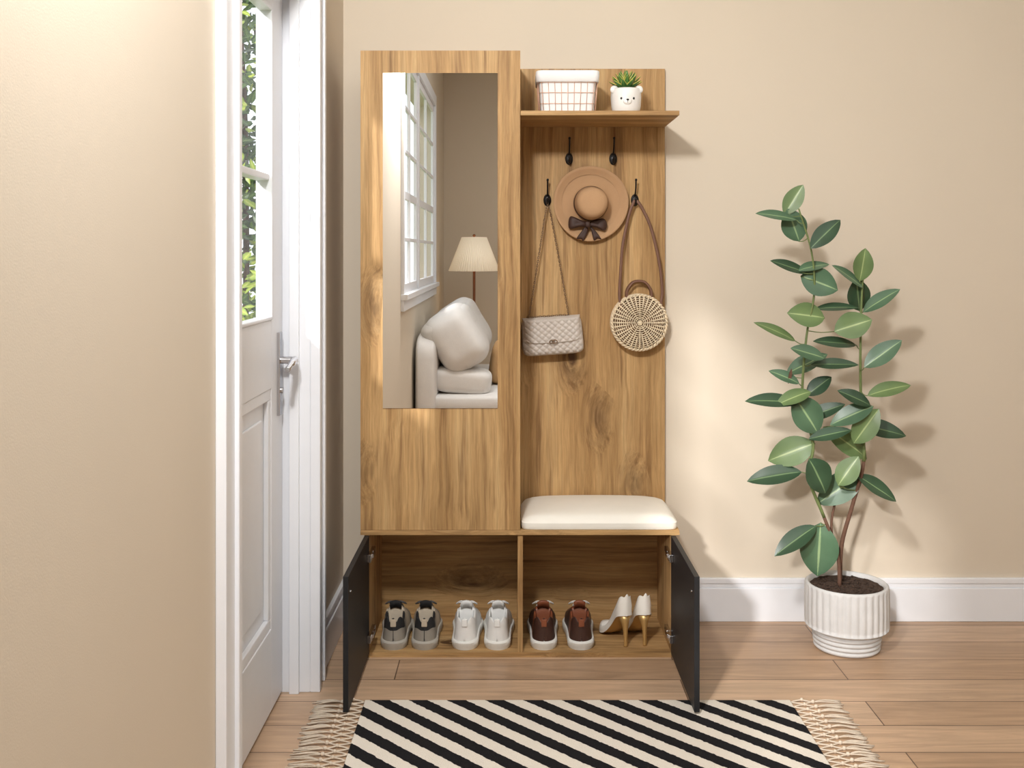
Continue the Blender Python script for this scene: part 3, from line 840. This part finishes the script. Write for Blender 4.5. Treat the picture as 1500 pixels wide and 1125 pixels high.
# ---------------------------------------------------------------- potted rubber plant
pl=empty('potted_rubber_plant')
PX,PY=1.077,3.345
M_pot=simple('grey_white_concrete',rgb(200,199,198),.8,var=.05,scale=30,bump=.4,bscale=120)
p=B()
prof=[(.112,.068),(.126,.070),(.130,.075)]+[(.130+.001*math.sin(PI*k/10),.075+.125*k/10) for k in range(11)]+[(.129,.206),(.124,.210),(.118,.208),(.114,.200),(.113,.19)]
p.lathe(prof,(PX,PY,0),n=204,mod=lambda r,h,a: (r+.004*abs(math.cos(17*a))-.003) if .072<h<.205 and r>.128 else r)
o=p.obj('planter_body',M_pot,pl,smooth=True)
p=B()
prof=[(.0,0.0),(.085,0.0)]
for k in range(5):
    z=.002+k*.0145; 
    for q in range(7): prof.append((.098+.002*k+.0055*math.sin(PI*q/6),z+.0145*q/6))
prof+=[(.11,.0755)]
p.lathe(prof,(PX,PY,0),n=64,cap1=True); p.obj('planter_foot',M_pot,pl,smooth=True)
p=B()
rows=[]
for k in range(12):
    r=.1135*(1-k/11.0)+.0005
    rows.append([(PX+r*math.cos(a),PY+r*math.sin(a),.196+.006*noise.noise(Vector((60*r*math.cos(a),60*r*math.sin(a),3)))) for a in [2*PI*q/48 for q in range(48)]])
p.grid(rows,closev=True)
rr=random.Random(9)
for k in range(160):
    a=rr.uniform(0,2*PI); r=.105*math.sqrt(rr.random()); sz=rr.uniform(.002,.005)
    p.sup((PX+r*math.cos(a),PY+r*math.sin(a),.199),(sz,sz,sz*.8),1,n=4)
p.obj('soil',M_soil,pl)
M_l1=leaf_mat('rubber_leaf_dark',rgb(58,84,60),rgb(48,74,52),rgb(116,142,100),.32)
M_l2=leaf_mat('rubber_leaf_mid',rgb(88,118,90),rgb(76,106,80),rgb(150,176,130),.34)
M_l3=leaf_mat('rubber_leaf_light',rgb(112,136,86),rgb(98,122,76),rgb(164,182,126),.38)
M_st=simple('green_stem',rgb(110,126,76),.6,var=.12); M_tr=simple('brown_stem',rgb(104,74,58),.8,var=.2,scale=50)
A=[(-2.2,19.5,0),(-3.2,30,-1),(-7.5,42,-1),(-12.6,55,-2),(-11.6,66,-3),(-14.6,77,-2),(-14.8,89,-3),(-13.2,102,-2),(-11,114,-2),(-12.1,127,-3),(-16.5,141,-4)]
C=[(-1.6,19.5,2),(-1.2,33,1),(2,46,0),(5.2,60,-1),(4.7,76,0),(3.8,96,-2),(4.6,114,-1),(5.0,122,-2)]
E=[(-1.6,26,1),(-4,38,3),(-1,50,4),(2,58,3)]
def W3(q): return Vector((PX+q[0]/100,PY+q[2]/100,q[1]/100))
stA=cat([W3(q) for q in A],6); stC=cat([W3(q) for q in C],6); stE=cat([W3(q) for q in E],6)
p=B()
def tap(n,a,b_): return [a+(b_-a)*i/(n-1) for i in range(n)]
p.tube(stA[:13],tap(13,.0065,.0055),mi=1,n=10); p.tube(stA[12:],tap(len(stA)-12,.0055,.0026),n=10)
p.tube(stC[:19],tap(19,.0075,.0055),mi=1,n=10); p.tube(stC[18:],tap(len(stC)-18,.0055,.0026),n=10); p.tube(stE,tap(len(stE),.005,.003),mi=1,n=8)
allst=stA[4:]+stC[6:]+stE[4:]
LV=[(-17.2,144,60,10,5.5,2),(-23.2,139.1,165,12,4.2,1),(-17.2,135.8,110,10,7.5,1),(-8.4,133.2,45,12.5,5.5,0),(-19,122.6,160,12,4,0),(-11.3,123,20,10,4,1),
(-9.5,117.5,-20,11,8.5,1),(-22.3,102,150,13.5,3.5,2),(-13.5,107.1,170,11,7.5,2),(-3.5,109.8,10,12,3.6,0),(1.1,103.8,20,11,8,2),(0,119.7,140,11.5,4,1),
(4,113.3,100,10,7,0),(4.4,123,80,9.5,6,2),(-3.5,98.3,170,13.5,4,0),(-13.9,95.4,160,10,5,1),(-12.4,91.2,30,13,6,1),(-20.5,87.7,150,9,4,1),(-5.1,91.7,5,13,4,0),
(-18.3,81.7,190,11,5,2),(-24.9,80.6,170,15,5.2,0),(-13.9,75.6,120,12.5,9.5,1),(-6.8,75.8,25,12.5,4.5,0),(.4,75.6,-160,13,6,1),(1.5,81.1,150,10,4.5,0),
(-6.8,69.6,15,12.5,4.2,0),(1.1,65.6,140,15,7,2),(-17.7,63,200,14,8.5,2),(-23.4,55.9,185,15.5,6.2,0),(-10.6,56.4,-60,11,9,0),(-1.8,50.8,215,15.5,8.5,1),
(-17.2,35.8,205,15,6,0),(-9.1,31.5,265,15.5,11,1),(-.9,57.5,60,10,6.5,2),(4.4,71.8,60,12,7,2),(-8.5,84,40,9,5,0),
(10,95,40,13,6,1),(12,70,-10,14,6,0),(10,112,40,12,5,1),(12,84,20,13,5,2),(9,52,-30,13,6,0)]
lf=B(); rr=random.Random(12)
for (dx,z,an,L,Wd,tone) in LV:
    a=math.radians(an); yt=rr.uniform(-.35,.1); yo=rr.uniform(-6,2)
    dv=Vector((math.cos(a),yt,math.sin(a))).normalized()
    cen=W3((dx,z,yo)); L*=1.12; base=cen-dv*(L/200)
    tilt=.3 if Wd>6.5 else .85
    nrm=Vector((rr.uniform(-.3,.3),-1,tilt+rr.uniform(-.1,.3)))
    leaf(lf,base,dv,nrm,L/100,Wd/100*1.10,mi=tone,nu=12,nv=8,bend=rr.uniform(.05,.22),fold=.18,sharp=.95)
    near=min(allst,key=lambda q:(q-base).length+.3*max(0,q.z-base.z))
    midp=(near+base)/2-Vector((0,0,.004)); p.tube(cat([near,midp,base],4),.0016,n=5)
lf.obj('leaves',[M_l1,M_l2,M_l3],pl,smooth=True)
leafd=B(); 
leaf(leafd,W3((-18.5,90,-3)),(-.2,-.1,-1),(0,-1,0),.05,.010,nu=5,nv=2)
leafd.obj('bud_sheath',M_tr,pl)
p.obj('stems',[M_st,M_tr],pl,smooth=True)

# ---------------------------------------------------------------- sofa (seen in the mirror)
sf=empty('sofa')
M_sofa=simple('off_white_upholstery',rgb(224,222,220),.85,var=.03,bump=.3,bscale=250)
M_tan=simple('tan_pillow_fabric',rgb(206,166,118),.9,var=.05)
def rotY(dg): return Matrix.Rotation(math.radians(dg),3,'Y')
s=B()
s.sup((-.15,-.45,.24),(.425,.92,.13),.25,n=28)
s.obj('base',M_sofa,sf,smooth=True)
s=B()
s.sup((-.12,.02,.385),(.42,.44,.055),.35,n=26,wr=.02); s.sup((-.12,-.88,.385),(.40,.44,.055),.35,n=26,wr=.02)
s.obj('seat_cushions',M_sofa,sf,smooth=True)
s=B(); s.sup((-.505,-.45,.49),(.072,.93,.30),.3,n=28)
s.obj('backrest',M_sofa,sf,smooth=True)
s=B()
for (yc,hl_) in ((.09,.35),(-.70,.40)):
    s.sup((-.335,yc,.745),(.150,hl_,.195),.5,rot=rotY(-32),n=34,wr=.012,wsc=6)
    s.sup((-.385,yc-.005,.805),(.165,hl_-.01,.105),.55,rot=rotY(-30),n=30,wr=.012,wsc=6)
s.sup((-.30,.25,.505),(.180,.16,.078),.5,rot=rotY(6),n=26,wr=.015,wsc=6)
s.obj('back_cushions',M_sofa,sf,smooth=True)
s=B(); s.sup((-.07,-.12,.575),(.07,.16,.14),.65,rot=rotY(10),n=22,wr=.04); s.obj('tan_pillow',M_tan,sf,smooth=True)
s=B()
for x in (-.5,.2):
    for y in (-1.28,.38): s.tube([(x,y,0),(x,y,.14)],[.015,.022],n=10)
s.obj('legs',M_tr,sf,smooth=True)

# ---------------------------------------------------------------- floor lamp (seen in the mirror)
fl=empty('floor_lamp')
lx,ly=-.30,-1.72
M_shade=simple('pleated_shade',rgb(240,232,216),.9,var=.01,emit=(rgb(255,225,185),.25))
M_pole=simple('walnut_pole',rgb(134,82,50),.4,var=.1)
s=B()
s.lathe([(.20,1.125),(.098,1.392)],(lx,ly,0),n=240,mod=lambda r,h,a:r*(1+.022*math.cos(60*a)))
o=s.obj('shade',M_shade,fl,smooth=True); md=o.modifiers.new('s','SOLIDIFY'); md.thickness=.002
s=B()
s.tube([(lx,ly,.02),(lx,ly,1.15)],.011,n=12); s.lathe([(.0,0),(.13,0),(.13,.015),(.02,.03),(.011,.05)],(lx,ly,0),n=32)
s.tube([(lx,ly,1.15),(lx,ly,1.40)],.005,n=8)
for k in range(3):
    a=2*PI*k/3; s.tube([(lx,ly,1.385),(lx+.095*math.cos(a),ly+.095*math.sin(a),1.388)],.002,n=5)
s.sup((lx,ly,1.405),(.012,.012,.012),1,n=8)
s.obj('stand',M_pole,fl,smooth=True,angle=50)
s=B(); s.sup((lx,ly,1.25),(.028,.028,.04),1,n=12); s.obj('bulb',simple('warm_bulb',rgb(255,230,190),.5,emit=(rgb(255,215,160),14)),fl,smooth=True)

# ---------------------------------------------------------------- lights
def look(o,tgt):
    d_=Vector(tgt)-o.location; o.rotation_euler=d_.to_track_quat('-Z','Y').to_euler()
def area(name,loc,tgt,size,power,col=(1,1,1),size2=None):
    l=bpy.data.lights.new(name,'AREA'); l.energy=power; l.size=size; l.color=col
    if size2: l.shape='RECTANGLE'; l.size_y=size2
    o=bpy.data.objects.new(name,l); bpy.context.collection.objects.link(o); o.location=loc; look(o,tgt); return o
sl=bpy.data.lights.new('sun','SUN'); sl.energy=3.0; sl.angle=math.radians(3); sl.color=(1,.97,.94)
so_=bpy.data.objects.new('sun',sl); bpy.context.collection.objects.link(so_); so_.location=(-4,-4,5)
so_.rotation_euler=Vector((.45,1,-.43)).to_track_quat('-Z','Y').to_euler()
area('added_key_light',(-.36,1.0,2.40),(.45,3.5,.75),.2,46,(1,.99,.975))  # added key from the left to throw shadows rightward, no fixture in the room
area('added_soft_fill',(1.1,.6,2.86),(1.1,.6,0),2.6,34,(.96,.985,1),3.0)  # added overhead fill to brighten the closed room, not a real fitting
wd=bpy.data.worlds.new('world'); sc.world=wd; wd.use_nodes=True
bg=wd.node_tree.nodes['Background']; bg.inputs[0].default_value=(.93,.97,1,1); bg.inputs[1].default_value=1.4

# ---------------------------------------------------------------- camera
cam=bpy.data.cameras.new('camera'); co=bpy.data.objects.new('camera',cam); bpy.context.collection.objects.link(co)
co.location=(0,0,1.27); co.rotation_euler=(PI/2,0,0)
cam.sensor_width=36; cam.lens=36*1522/1500; cam.shift_y=-192.5/1500; cam.clip_start=.02
sc.camera=co
